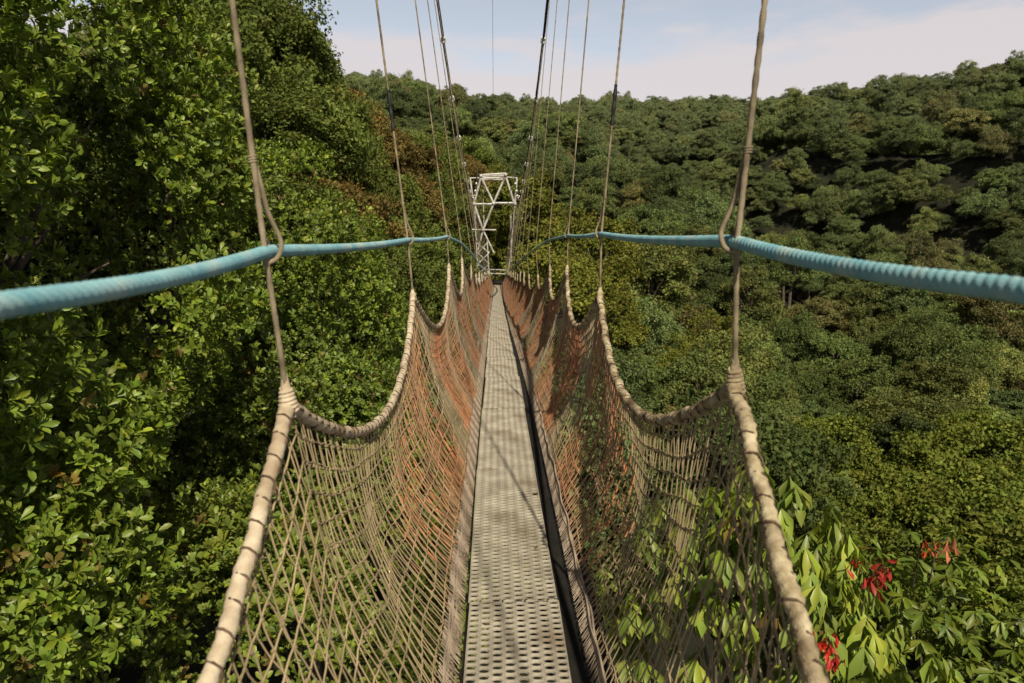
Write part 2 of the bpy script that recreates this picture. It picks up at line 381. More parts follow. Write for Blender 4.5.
    def orgcol(y, t):
        g_ = np.clip(.28 + .35 * np.sin(y * 7.3 + t * 3 + np.sin(y * 3)) + .2 * np.sin(y * 19), 0, .8)[:, None]; c = (ORG[None] * (1 - g_) + TAN[None] * .85 * g_) * (1 + .25 * np.sin(y * 61 + t))[:, None]
        return np.clip(c, .02, .9)
    def orgkeep(y, t):
        f = ((y - 1.67) / 2.5) % 1.0; b = np.floor((y - 1.67) / 2.5); f = f + .07 * np.sin(y * 57) + .05 * np.sin(y * 131 + t * 2)
        w1 = .05 * np.sin(t * 9 + b * 2)
        near = (b == 0) & (f > .34 + w1 + .25 * (1 - t)) & (f < .90 + w1)
        mid = (b > 0) & (b < 4) & (f > .20 + w1) & (f < .80 + w1)
        far = (b >= 4)
        return near | mid | far
    for (ya, yb, sp, sides, m_) in ((V0, 6.6, .060, 5, 34), (6.6, 16.0, .08, 3, 16), (16.0, V1, .10, 3, 8)):
        for lean in (.15, -.09):
            V, Fq, C = family(ya, yb, sp, lean, .0021 if sp < .075 else .0027, sides, tancol, m=m_); mb.add(V, Fq, C)
    # rows: follow the scallop
    for t in np.concatenate([np.linspace(.05, .97, 13)]):
        for (ya, yb, st, sd_, r_) in ((V0, 9.2, .02, 5, .0026), (9.2, V1, .08, 3, .0030)):
            Y = np.arange(ya, yb + st, st); tt = t + .008 * np.sin(Y * 11 + t * 30) + .012 * np.abs((((Y / .072) % 1) - .5)) * (1 if st < .05 else 0)
            pts2 = netpt(side, Y, tt)[None]
            V, Fq, per = cords(mb, pts2, r_, sd_); mb.add(V, Fq, np.repeat(tancol(Y, tt) * 1.15, sd_, axis=0))
    # knots where the cords are tied
    oc = np.array([[1, 0, 0], [-1, 0, 0], [0, 1, 0], [0, -1, 0], [0, 0, 1], [0, 0, -1]], float); of = np.array([[0, 2, 4], [2, 1, 4], [1, 3, 4], [3, 0, 4], [2, 0, 5], [1, 2, 5], [3, 1, 5], [0, 3, 5]])
    tt = np.linspace(.05, .97, 13)
    for lean in (.15, -.09):
        u0 = np.arange(V0, 6.0, .060); Yk = (u0[:, None] + lean * (tt[None] - .5)).ravel(); tk = np.tile(tt, len(u0))
        kp = netpt(side, Yk, tk + .004); rr_ = .0052 * rng.uniform(.7, 1.25, (len(kp), 1, 1))
        mb.add((kp[:, None] + rr_ * oc[None] * [1, 1, 1.4]).reshape(-1, 3), (of[None] + (np.arange(len(kp)) * 6)[:, None, None]).reshape(-1, 3), np.repeat(tancol(Yk, tk) * .8, 6, axis=0))
    tag(mb.build('netting', M['cord'], root, smooth=True, withcol=True), 'tan cord netting of tall diamonds')
    mb2 = MB()
    for (ya, yb, sp, sides, m_) in ((2.2, 6.6, .072, 4, 30), (6.6, 16.0, .060, 3, 18), (16.0, V1, .07, 3, 8)):
        for lean in (.17, -.17):
            V, Fq, C = family(ya, yb, sp, lean, .0026 if sp < .045 else .0034, sides, orgcol, m=m_, t0=.03, t1=.98, out_=.012, keep=orgkeep); mb2.add(V, Fq, C)
    tag(mb2.build('netting', M['cord'], root, smooth=True, withcol=True), 'orange cord netting forming rusty bands')
    # gathered hem at walkway edge
    mb3 = MB(); h0 = .90 if side < 0 else .92
    def palec(y, t): return np.clip(PALE[None] * (1 + .25 * np.sin(y * 31 + t * 22)[:, None]) * (1 - .25 * (t[:, None] < .88)), .02, .9)
    for (ya, yb, sp, m_, sd_) in ((V0, 7, .026, 10, 3), (7, V1, .055, 6, 3)):
        for lean in (.05, -.05):
            V, Fq, C = family(ya, yb, sp, lean, .0022 if sp < .03 else .0035, sd_, palec, m=m_, t0=h0, t1=1.0, out_=-.010, wob=.01); mb3.add(V, Fq, C)
    for k in range(7):
        Y = np.arange(V0, V1, .03); t = .955 + .012 * k - .03 + .010 * np.sin(Y * (3 + k) + k) + .006 * np.sin(Y * 17 + k * 2)
        V, Fq, per = cords(mb3, netpt(side, Y, np.clip(t, 0, 1.03), -.012 + .004 * k)[None], .0045, 4); mb3.add(V, Fq, np.repeat(palec(Y, t) * .85, 4, axis=0))
    tag(mb3.build('hem', M['cord'], root, smooth=True, withcol=True), 'pale gathered cords along the bottom of the net')
make_net(-1); make_net(1)

# blue rail ropes ------------------------------------------------------
for side in (-1, 1):
    mb = MB(); r = RAIL[side]; pts = []
    for i in range(len(r) - 1):
        t = np.linspace(0, 1, 40, endpoint=False)
        q = r[i] * (1 - t[:, None]) + r[i + 1] * t[:, None]; q[:, 2] -= .012 * 4 * t * (1 - t) * (1 if 1 <= i <= 3 else 0); pts.append(q)
    pts = np.vstack(pts + [r[-1:]])
    # soften corners
    for _ in range(3): pts[1:-1] = (pts[:-2] + 2 * pts[1:-1] + pts[2:]) / 4
    nearp = resample(pts[pts[:, 1] < 5], .0045); farp = resample(pts[pts[:, 1] > 4.97], .05)
    mb.tube(nearp, .0148 * (1 + .03 * (rng.random(len(nearp)) - .5)), 18, lobes=3, pitch=.054, depth=.24)
    mb.tube(farp, np.interp(farp[:, 1], [5, 12], [.0155, .0135]), 8)
    tag(mb.build('handrail_rope', M['blue'], smooth=True), 'light blue twisted handrail rope on the %s side of the walkway' % SN[side], 'rope')

# main cables + hangers --------------------------------------------------
for side in (-1, 1):
    root = empty('main_cable', tuple(cable(side, 1.67)), 'dark steel suspension cable carrying the hangers on the %s side' % SN[side], 'cable')
    off = cable(side, 1.67)
    yy = np.arange(-4, 45.5, .3); pts = np.array([cable(side, y) for y in yy]) - off
    mb = MB(); mb.tube(pts, .030, 8, lobes=3, pitch=.3, depth=.2); mb.build('cable', M['wire'], root, smooth=True)
    for i, y in enumerate(YN[1:-1]):
        p = cable(side, y) - off; mb = MB()
        mb.tube(np.array([p + [0, -.09, .03], p + [0, .09, -.03]]), .045, 8)
        for s_ in (-.05, .05):
            th = np.linspace(0, 2 * math.pi, 13); mb.tube(p + np.stack([.055 * np.cos(th), s_ + 0 * th, .065 * np.sin(th) - .01], 1), .011, 5)
        mb.box(p + [0, 0, -.075], (.05, .12, .05)); mb.build('clamp', M['steel'], root)
names = ['nearest', 'second', 'third', 'fourth', 'fifth']
for side in (-1, 1):
    for i, y in enumerate(YN):
        if i < 1 or i > 18: continue
        k = i - 2
        n0 = NODE[side][i].copy(); rl = rail_at(side, y); rl[0] += side * .0; top = cable(side, y)
        if k < 0: lab = 'brown hanger rope beside the camera on the %s' % SN[side]
        elif k < 5: lab = '%s hanger rope on the %s, rising from the net past the blue rope' % (names[k], SN[side])
        else: lab = 'thin hanger rope in the crowded far row on the %s side towards the lattice tower' % SN[side]
        root = empty('hanger_rope', tuple(n0), lab, 'rope', ('far hanger ropes on the %s side' % SN[side]) if k >= 5 else ('hanger ropes of the footbridge'))
        a = rl + np.array([side * -.002, 0, .0]) ; a[1] += -.028 if k <= 2 else 0
        path = spline(np.array([n0, n0 * .5 + a * .5 + [0, .004, 0], a, a * .88 + top * .12, top]) , 14) - n0
        lim = k <= 4
        mb = MB()
        if lim:
            pl = resample(np.array([n0, n0 * .55 + a * .45 + [0, .003, 0], a]) - n0, .01)
            mb.tube(pl, .0066, 8, lobes=2, pitch=.07, depth=.3)
            up = resample(np.array([a, a + (top - a) * .5, top]) - n0, .012 if k < 2 else .05)
            mb.tube(up, .0062 if k else .0068, 8, lobes=2, pitch=.09 if k < 2 else .2, depth=.3)
        else:
            mb.tube(np.array([n0, a, top]) - n0, .0065, 5)
        mb.build('rope', M['hanger'], root, smooth=True)
        if k in (-1, 0, 1, 2):
            # eye of the hanger taken round the blue rope and spliced back above it
            d = (top - a) / np.linalg.norm(top - a); mb = MB()
            c = rl - n0
            pts = np.array([c + [0, -.03, -.03], c + [-side * .022, -.012, -.018], c + [-side * .03, .0, .004], c + [-side * .026, .012, .03], c + d * .09 + [-side * .012, 0, 0], c + d * .16 + [-side * .006, -.01, 0], c + d * .22 + [0, -.022, 0]])
            mb.tube(spline(pts, 8), .006, 6); 
            pts = np.array([c + [0, -.03, .01], c + [side * .004, 0, .026], c + [side * .004, .026, .0], c + [0, .012, -.027], c + [0, -.028, -.03]])
            mb.tube(spline(pts, 8), .0055, 6)
            th = np.linspace(0, 2 * math.pi * 3, 40); u = np.cross(d, [0, 1, 0]); u /= np.linalg.norm(u); v = np.cross(d, u)
            mb.tube(c + [0, -.026, 0] + d * (.20 + .018 * th[:, None] / th[-1]) + .0085 * (np.cos(th)[:, None] * u + np.sin(th)[:, None] * v), .003, 4)
            mb.build('eye_splice', M['hanger'], root, smooth=True)
        if k in (0, 1):
            d = (top - a) / np.linalg.norm(top - a)
            z0 = {0: .55, 1: .62}[k]; ln = {0: .12, 1: .22}[k]
            s_ = np.linspace(0, 1, 20); mb = MB()
            mb.tube((a - n0) + d * (z0 / d[2] + s_[:, None] * ln), .0085 + .0045 * np.sin(s_ * 9 + k) ** 2, 8)
            mb.build('tape_sleeve', M['tape'], root, smooth=True)

# a thin wire sagging overhead along the centre of the bridge to the tower top
mb = MB(); yy = np.linspace(-3, 45, 60); hh = 3.75 + .0085 * (45 - yy) ** 2 * .9
mb.tube(np.stack([np.interp(yy, [-3, 45], [-.02, -.18]), yy, hh], 1), .006, 5)
tag(mb.build('overhead_wire', M['wire']), 'single hair thin wire above the centre of the walkway', 'wire')

# lattice tower -------------------------------------------------------
tw = empty('lattice_tower', tuple(P(493, 276, 45.6)), 'white steel lattice tower at the far end of the footbridge', 'tower')
TO = P(493, 276, 45.6)
def TP(px, py, dy=0.): 
    p = P(px, py, 45.6); p[1] += dy; return p - TO
def member(lst, r=.055, name='brace', mat='steel', dys=(0.,)):
    for dy in dys:
        for (a, b) in lst:
            mb = MB(); mb.tube(np.array([TP(*a, dy), TP(*b, dy)]), r, 6); mb.build(name, M[mat], tw)
TD = 1.3
member([((481, 175), (506, 173.5)), ((481, 178.5), (506, 177.5))], .07, 'top_beam', dys=(0., TD))
member([((474, 204), (493.5, 204)), ((493.5, 203), (515, 203))], .07, 'cross_beam', dys=(0., TD))
member([((481, 177), (474, 204)), ((481, 177), (493.5, 203)), ((505.5, 176), (493.5, 203)), ((505.5, 176), (515, 206)),
        ((474, 204), (483, 230)), ((493.5, 204), (483, 230))], .075, 'brace', dys=(0.,))
member([((481, 177), (493.5, 203)), ((505.5, 176), (493.5, 203))], .05, 'brace', dys=(TD,))
member([((470, 178), (474, 206)), ((517, 178), (514.5, 208))], .06, 'post', dys=(0.,))
member([((470, 178), (481, 178)), ((506, 177), (517, 178))], .045, 'outrigger')
member([((482.5, 178), (484, 232))], .03, 'tie_rod', dys=(.6,))
member([((472, 229.5), (496, 230))], .05, 'cross_beam')
# left lattice leg
member([((474, 204), (478, 276)), ((487, 240), (489, 276))], .03, 'post', dys=(0., TD))
zz = [(487, 243), (478, 253), (489, 264), (479, 274)]
member(list(zip(zz[:-1], zz[1:])), .035, 'lacing', dys=(0.,)); 
zz = [(477, 243), (489, 253), (478, 264), (488, 274)]
member(list(zip(zz[:-1], zz[1:])), .035, 'lacing', dys=(0., TD))
member([((483, 230), (494, 253)), ((483, 230), (478, 250))], .06, 'brace')
# slender right leg
member([((514.5, 206), (512, 240)), ((512, 240), (508, 276))], .025, 'post')
member([((511, 214), (511.5, 262))], .03, 'tie_rod', dys=(.5,))
for (a, b) in (((481, 176), (481, 176)), ((505.5, 175), (505.5, 175)), ((474, 204), (474, 204)), ((493.5, 203.5), (493.5, 203.5)), ((515, 204), (515, 204)), ((483, 230), (483, 230))):
    mb = MB(); c = TP(*a); mb.box(c + [0, -.09, 0], (.2, .03, .2)); mb.build('gusset', M['steel'], tw)
# legs carried down to the ground, landing deck
for (px) in (478, 489, 508):
    for dy in (0., TD):
        mb = MB(); a = TP(px, 276, dy); b = a.copy(); b[2] -= 6.5; mb.tube(np.array([a, b]), .09, 6); mb.build('footing_post', M['steel'], tw)
mb = MB(); mb.box(TP(497, 283) + [0, 1.2, 0], (2.2, 2.4, .12)); mb.build('landing', M['board'], tw)
member([((483, 270), (508, 271)), ((483, 274), (508, 275))], .03, 'rail', dys=(1.0,))

# ------------------------------------------------------------------ terrain
TH = 12.0
cp = []
for (px, py, Y) in [(1024, 84, 275), (940, 84, 305), (850, 86, 330), (780, 94, 350), (700, 94, 385), (600, 91, 430), (540, 98, 440), (480, 93, 450), (430, 88, 450), (390, 79, 450), (300, 70, 450), (100, 60, 450),
                    (900, 130, 250), (760, 140, 280), (640, 140, 310), (1024, 150, 200), (900, 200, 190), (720, 190, 220), (600, 150, 260), (540, 140, 260), (460, 110, 300),
                    (1000, 250, 140), (850, 260, 150), (720, 250, 160), (1000, 340, 95), (880, 350, 98), (760, 330, 105), (690, 300, 95), (1000, 470, 50), (900, 450, 58), (820, 440, 60), (700, 420, 48), (640, 380, 45),
                    (1000, 560, 30), (880, 600, 24), (620, 232, 72), (580, 200, 74), (640, 300, 52), (690, 275, 75), (530, 176, 78), (500, 160, 80), (470, 148, 72), (430, 140, 62), (400, 118, 56), (360, 84, 50), (330, 74, 46), (420, 240, 42), (380, 200, 38), (450, 265, 44),
                    (300, -30, 34), (200, -60, 30), (540, 262, 50), (570, 290, 40), (1200, 80, 250), (1300, 300, 100), (1250, 550, 35), (-100, -60, 60), (-200, 0, 200), (-300, 100, 20), (-100, 60, 450), (700, 110, 330), (980, 118, 240)]:
    p = P(px, py, Y); cp.append((p[0], p[1], p[2] - np.interp(Y, [20, 60, 200, 350, 500], [10.5, 12.5, 14.5, 15.5, 18])))
cp += [(0, 0, -16), (4, 8, -17), (-6, 8, -13), (10, 0, -18), (-20, 5, -5), (-6, -15, -10), (20, -15, -16), (0, 20, -18), (0, 32, -17), (10, 20, -22), (22, 30, -27),
       (0, 600, 60), (300, 600, 55), (-300, 600, 55), (500, 400, 40), (-400, 300, 60), (500, 100, 30), (-300, 50, 40), (0, 900, 20), (800, 900, 20), (-800, 900, 20), (0, -200, -5), (400, -200, -5), (-400, -200, -5), (60, -40, -16)]
cp = np.array(cp)
def kern(a, b): return np.sqrt(((a[:, None, :2] - b[None, :, :2]) ** 2).sum(-1) + 1.0)
_A = kern(cp, cp) - 1e-9; nA = len(cp)
_A = np.block([[_A + np.eye(nA) * -1.5, np.ones((nA, 1))], [np.ones((1, nA)), np.zeros((1, 1))]])
_w = np.linalg.solve(_A, np.concatenate([cp[:, 2], [0]]))
def vnoise(x, y, s, seed):
    r = np.random.default_rng(seed); G = r.standard_normal((64, 64))
    x = x / s; y = y / s; xi = np.floor(x).astype(int); yi = np.floor(y).astype(int); fx = x - xi; fy = y - yi
    fx = fx * fx * (3 - 2 * fx); fy = fy * fy * (3 - 2 * fy); g = lambda a, b: G[a % 64, b % 64]
    return (g(xi, yi) * (1 - fx) + g(xi + 1, yi) * fx) * (1 - fy) + (g(xi, yi + 1) * (1 - fx) + g(xi + 1, yi + 1) * fx) * fy
def H(x, y):
    x = np.atleast_1d(x).astype(float); y = np.atleast_1d(y).astype(float)
    q = np.stack([x, y], 1); o = np.empty(len(q))
    for s in range(0, len(q), 20000): o[s:s + 20000] = kern(q[s:s + 20000], cp) @ _w[:nA] + _w[nA]
    am = np.clip((y - 55) / 90, 0, 1)
    o += am * np.interp(y, [0, 260, 380], [1, .85, .3]) * (11.5 * vnoise(x + .5 * y, y * .55, 58, 3) + 4.0 * vnoise(x, y, 24, 4))
    far = np.sqrt(x * x + y * y); o = np.where(far > 900, o * np.exp(-(far - 900) / 900), o)
    return o
# ground sheet: fine near, coarse out to horizon
g1 = np.concatenate([-np.geomspace(4000, 130, 24), np.linspace(-120, 260, 96), np.geomspace(270, 4000, 30)])
g2 = np.concatenate([-np.geomspace(3000, 60, 16), np.linspace(-50, 520, 130), np.geomspace(530, 4500, 26)])
gx, gy = np.meshgrid(g1, g2, indexing='ij'); gz = H(gx.ravel(), gy.ravel())
ni, nj = gx.shape; ii = (np.arange(ni - 1)[:, None] * nj + np.arange(nj - 1)[None]).ravel()
ground = obj('ground', np.stack([gx.ravel(), gy.ravel(), gz], 1), np.stack([ii, ii + nj, ii + nj + 1, ii + 1], 1), M['ground'], smooth=True)
tag(ground, 'dark forest floor of the valley and hills', None, None, 'structure')

# ------------------------------------------------------------------ foliage
def unit(v): return v / (np.linalg.norm(v, axis=-1, keepdims=True) + 1e-9)
# leaf templates: (verts, tris); x = along the leaf, y = across, z = fold
def tmpl_full(wid=.36, fold=.10, curl=-.12, tipx=.72):
    v = [(0, 0, 0), (.30, .62 * wid, fold * .6), (tipx, wid * .92, fold), (1, 0, curl), (tipx, -wid * .92, fold), (.30, -.62 * wid, fold * .6), (.30, 0, 0), (tipx, 0, curl * .35)]
    v[2] = (.64, wid, fold); v[4] = (.64, -wid, fold)
    return np.array(v, float) * [1, .5, 1], np.array([[0, 6, 1], [6, 7, 2], [6, 2, 1], [7, 3, 2], [0, 5, 6], [5, 4, 6], [4, 7, 6], [4, 3, 7]])
def tmpl_round(w=.21, fold=.07, curl=-.10):
    v = [(0, 0, 0), (.32, w * .5, fold * .5), (.62, w, fold), (.86, w * .74, fold * .6), (1, 0, curl), (.86, -w * .74, fold * .6), (.62, -w, fold), (.32, -w * .5, fold * .5), (.32, 0, 0), (.62, 0, 0), (.86, 0, curl * .5)]
    return np.array(v, float), np.array([[0, 8, 1], [8, 9, 2], [8, 2, 1], [9, 10, 3], [9, 3, 2], [10, 4, 3], [0, 7, 8], [7, 6, 8], [6, 9, 8], [6, 5, 9], [5, 10, 9], [5, 4, 10]])
def tmpl_small(wid=.55, fold=.12):
    v = [(0, 0, 0), (.5, wid / 2, fold), (1, 0, -.05), (.5, -wid / 2, fold)]
    return np.array(v, float), np.array([[0, 2, 1], [0, 3, 2]])
def place_leaves(T, org, ax, nrm, length):
    tv, tf = T; ax = unit(ax); bi = unit(np.cross(nrm, ax)); nn = np.cross(ax, bi)
    n = len(org); Lr = np.asarray(length).reshape(-1, 1, 1)
    V = org[:, None] + Lr * (tv[None, :, 0, None] * ax[:, None] + tv[None, :, 1, None] * bi[:, None] + tv[None, :, 2, None] * nn[:, None])
    Fc = tf[None] + (np.arange(n) * len(tv))[:, None, None]
    return V.reshape(-1, 3), Fc.reshape(-1, 3), len(tv)
def sphere_pts(n, rg):
    v = rg.standard_normal((n, 3)); return unit(v)
def lumps_of(rx, ry, rz, nl, rg, lr, zmin=-1.0):
    d = sphere_pts(nl * 3, rg); d = d[d[:, 2] > zmin][:nl]
    f = rg.uniform(.70, .98, len(d)); c = d * f[:, None] * np.array([rx, ry, rz]) * .86
    return c, rg.uniform(.7, 1.3, len(d)) * lr
def limb_mesh(mb, base, tips, r0, rg, mid=.45):
    for tp in tips:
        m1_ = base * (1 - mid) + tp * mid + rg.normal(0, .12, 3) * np.linalg.norm(tp - base) * .4; m1_[2] -= 0
        pts = spline(np.array([base, m1_, tp]), 5); mb.tube(pts, np.linspace(r0, r0 * .18, len(pts)), 5, cap=False)
# --- broad leaved crown (near) -------------------------------------------
def near_crown(rx, ry, rz, seed, nclus, leafL=.125, per=8, nl=70, lr=.9, droop=0., spread=(35, 78), yellow=.2, T=None, visdir=None, hang=0., zmin=-1.):
    rg = np.random.default_rng(seed)
    lc, lrad = lumps_of(rx, ry, rz, nl, rg, lr, zmin)
    lc = lc * rg.uniform(.86, 1.10, (len(lc), 1))
    k = rg.integers(0, len(lc), nclus * 6); d = sphere_pts(len(k), rg); d[:, 2] = d[:, 2] * .8
    outw = unit(lc / np.array([rx, ry, rz]))[k]
    keep = (unit(d) * outw).sum(1) > rg.uniform(-.55, .35, len(k))
    if visdir is not None: keep &= ((d * .5 + outw) @ unit(np.array(visdir, float))) > rg.uniform(-.5, .1, len(k))
    k = k[keep][:nclus]; d = unit(d[keep][:nclus]); outw = outw[keep][:nclus]
    p = lc[k] + d * (lrad[k] * rg.uniform(.62, 1.08, len(k)) ** 1)[:, None]
    ax = unit(d * .6 + outw * .35 + np.array([0, 0, .55 - droop]) + rg.normal(0, .28, p.shape))
    u = unit(np.cross(ax, rg.normal(0, 1, p.shape))); v = np.cross(ax, u)
    O = []; A = []; Nn = []; Ls = []; C = []
    cl = np.clip(rg.normal(1, .13, len(p)), .6, 1.5); yl = rg.random(len(p)) < yellow; brn = np.where(rg.random(len(p)) < .025, .55, 1.0)
    for j in range(per):
        a = 2 * math.pi * (j * .382) + rg.uniform(0, .6, len(p)); sp = np.radians(rg.uniform(spread[0], spread[1], len(p)) * (1 - .45 * (j / per)))
        dirr = np.cos(a)[:, None] * u + np.sin(a)[:, None] * v
        la = unit(ax * np.cos(sp)[:, None] + dirr * np.sin(sp)[:, None] + np.array([0, 0, -hang]) + rg.normal(0, .10, p.shape))
        O.append(p + ax * ((j / per) * .06 * leafL / .12)[..., None] if False else p + ax * (j / per) * .45 * leafL); A.append(la)
        Nn.append(unit(ax - la * (la * ax).sum(1)[:, None] + rg.normal(0, .25, p.shape))); Ls.append(leafL * rg.uniform(.6, 1.15, len(p)))
        c = cl * rg.uniform(.8, 1.2, len(p)); hue = np.where(yl, rg.uniform(1.1, 1.5, len(p)), rg.uniform(.85, 1.12, len(p)))
        C.append(np.stack([c * hue, c * np.where(yl, 1.25, 1.0) * brn, c * rg.uniform(.7, 1.1, len(p))], 1))
    O, A, Nn, Ls, C = map(np.concatenate, (O, A, Nn, Ls, C))
    V, Fc, m = place_leaves(T or tmpl_full(), O, A, Nn, Ls)
    return V, Fc, np.repeat(C, m, axis=0), lc, lrad
# --- distant crown ---------------------------------------------------------
def far_crown(seed, rx=4.6, rz=3.6, nl=46, nleaf=24000, L0=.24, lr=1.2, zmin=-.55, flat=.9):
    rg = np.random.default_rng(seed)
    lc, lrad = lumps_of(rx, rx, rz, nl, rg, lr, zmin)
    lc = lc * (1 + rg.normal(0, .12, (len(lc), 1)))
    # second level: tufts round every lump
    ns_ = 16; d2 = sphere_pts(len(lc) * ns_, rg); d2[:, 2] = np.abs(d2[:, 2]) * .9 - .15
    sc2 = (lc[:, None] + d2.reshape(len(lc), ns_, 3) * (lrad[:, None, None] * rg.uniform(.6, 1.1, (len(lc), ns_, 1)))).reshape(-1, 3)
    sr2 = np.repeat(lrad, ns_) * rg.uniform(.22, .48, len(sc2)); lumpc = np.repeat(rg.uniform(.8, 1.2, len(lc)), ns_) * rg.uniform(.78, 1.25, len(sc2))
    k = rg.integers(0, len(sc2), nleaf); d = sphere_pts(len(k), rg)
    p = sc2[k] + d * (sr2[k] * rg.uniform(.3, 1.12, len(k)))[:, None] * np.array([1, 1, flat])
    ax = unit(rg.normal(0, 1, p.shape) + d * .5 - np.array([0, 0, .2])); nn = unit(d * .55 + np.array([0, 0, .45]) + rg.normal(0, .6, p.shape))
    ax = unit(ax - nn * (ax * nn).sum(1)[:, None])
    V, Fc, m = place_leaves(tmpl_small(.62, .1), p, ax, nn, L0 * rg.uniform(.55, 1.35, len(p)))
    c = lumpc[k] * rg.uniform(.75, 1.25, len(k)); wm = rg.uniform(.88, 1.18, len(sc2))[k]
    C = np.stack([c * wm, c, c * rg.uniform(.8, 1.1, len(k))], 1)
    return V, Fc, np.repeat(C, m, axis=0), lc, lrad
def trunk_mesh(lc, h, rg, r0=.22, n=9, name='trunk'):
    mb = MB(); fork = np.array([rg.normal(0, .2), rg.normal(0, .2), -1.8])
    st = spline(np.array([[0, 0, -h], [rg.normal(0, .3), rg.normal(0, .3), -h * .55], fork]), 6)
    mb.tube(st, np.linspace(r0 * 1.25, r0 * .7, len(st)), 7)
    limb_mesh(mb, fork, lc[rg.choice(len(lc), min(n, len(lc)), replace=False)] * .92, r0 * .5, rg); return mb

# near left trees: (x,y,z centre, rx,ry,rz, clusters, label)
NEARL = [((-6.0, 5.4, -.6), (2.9, 3.2, 5.4), 11000, 'large leafy tree filling the left edge beside the blue rope', (.150, .205, .032)),
         ((-6.9, 9.4, .8), (4.2, 3.0, 6.2), 11000, 'tall glossy leaved tree behind the nearest left hanger rope', (.140, .190, .030)),
         ((-6.8, 13.8, -.6), (4.4, 3.0, 6.3), 8500, 'bushy green tree whose crown meets the sky left of the bridge', (.135, .175, .035)),
         ((-5.5, 18.5, -3.2), (3.3, 3.2, 5.6), 6500, 'bright green tree behind the second left hanger rope', (.16, .215, .035)),
         ((-4.7, 14.6, -4.6), (2.7, 2.6, 3.6), 4500, 'rounded green tree tucked below the second left hanger rope', (.13, .18, .035)),
         ((-3.6, 8.3, -6.6), (3.4, 3.6, 3.3), 6500, 'low leafy tree seen through the nearest left netting', (.15, .19, .035)),
         ((-2.2, 15.0, -6.6), (2.6, 3.4, 3.2), 4500, 'green treetop below the left edge of the walkway', (.15, .185, .04))]
for i, (c, r, ncl, lab, tint) in enumerate(NEARL):
    root = empty('broadleaf_tree', (c[0], c[1], float(H(c[0], c[1])[0])), lab, 'tree', 'broad leaved trees left of the walkway')
    h = max(2.5, c[2] - root.location.z)
    V, Fc, C, lc, lr_ = near_crown(*r, 100 + i, ncl, leafL=.13, per=8, nl=110 if i < 4 else 60, lr=.80, T=tmpl_round(), yellow=.3, visdir=(-c[0] + 1.5, -c[1] - 1, .5 - c[2] * .6 + 2))
    cr = obj('crown', V + np.array([0, 0, h]), Fc, M['leaf_near'], root, C); cr['tint'] = [tint[0] * 1.07, tint[1] * 1.10, tint[2] * 1.1]
    rg = np.random.default_rng(i); mb = trunk_mesh(lc * .72, h, rg, .16, 18); mb.V = [v + np.array([0, 0, h]) for v in mb.V]; mb.build('trunk', M['bark'], root, smooth=True)

# dry leaves lying on the grating
for (fx, fy) in ((-.08, 2.35), (.11, 2.95), (-.10, 4.4), (.13, 3.6)):
    rg = np.random.default_rng(int(fy * 100)); p = np.array([dx(fy) + fx, fy, dz(fy) + .004]); a_ = rg.uniform(0, 6.28)
    V, Fc, m_ = place_leaves(tmpl_round(.24, .12, .12), np.zeros((1, 3)), np.array([[math.cos(a_), math.sin(a_), .05]]), np.array([[0, 0, 1.]]), [rg.uniform(.025, .045)])
    q = obj('fallen_leaf', V, Fc, M['leaf_near'], None, np.ones((len(V), 3)), loc=tuple(p)); q['tint'] = [.15, .10, .045]
    tag(q, 'small dry leaf lying on the perforated walkway', 'leaf', 'dry leaves on the walkway')

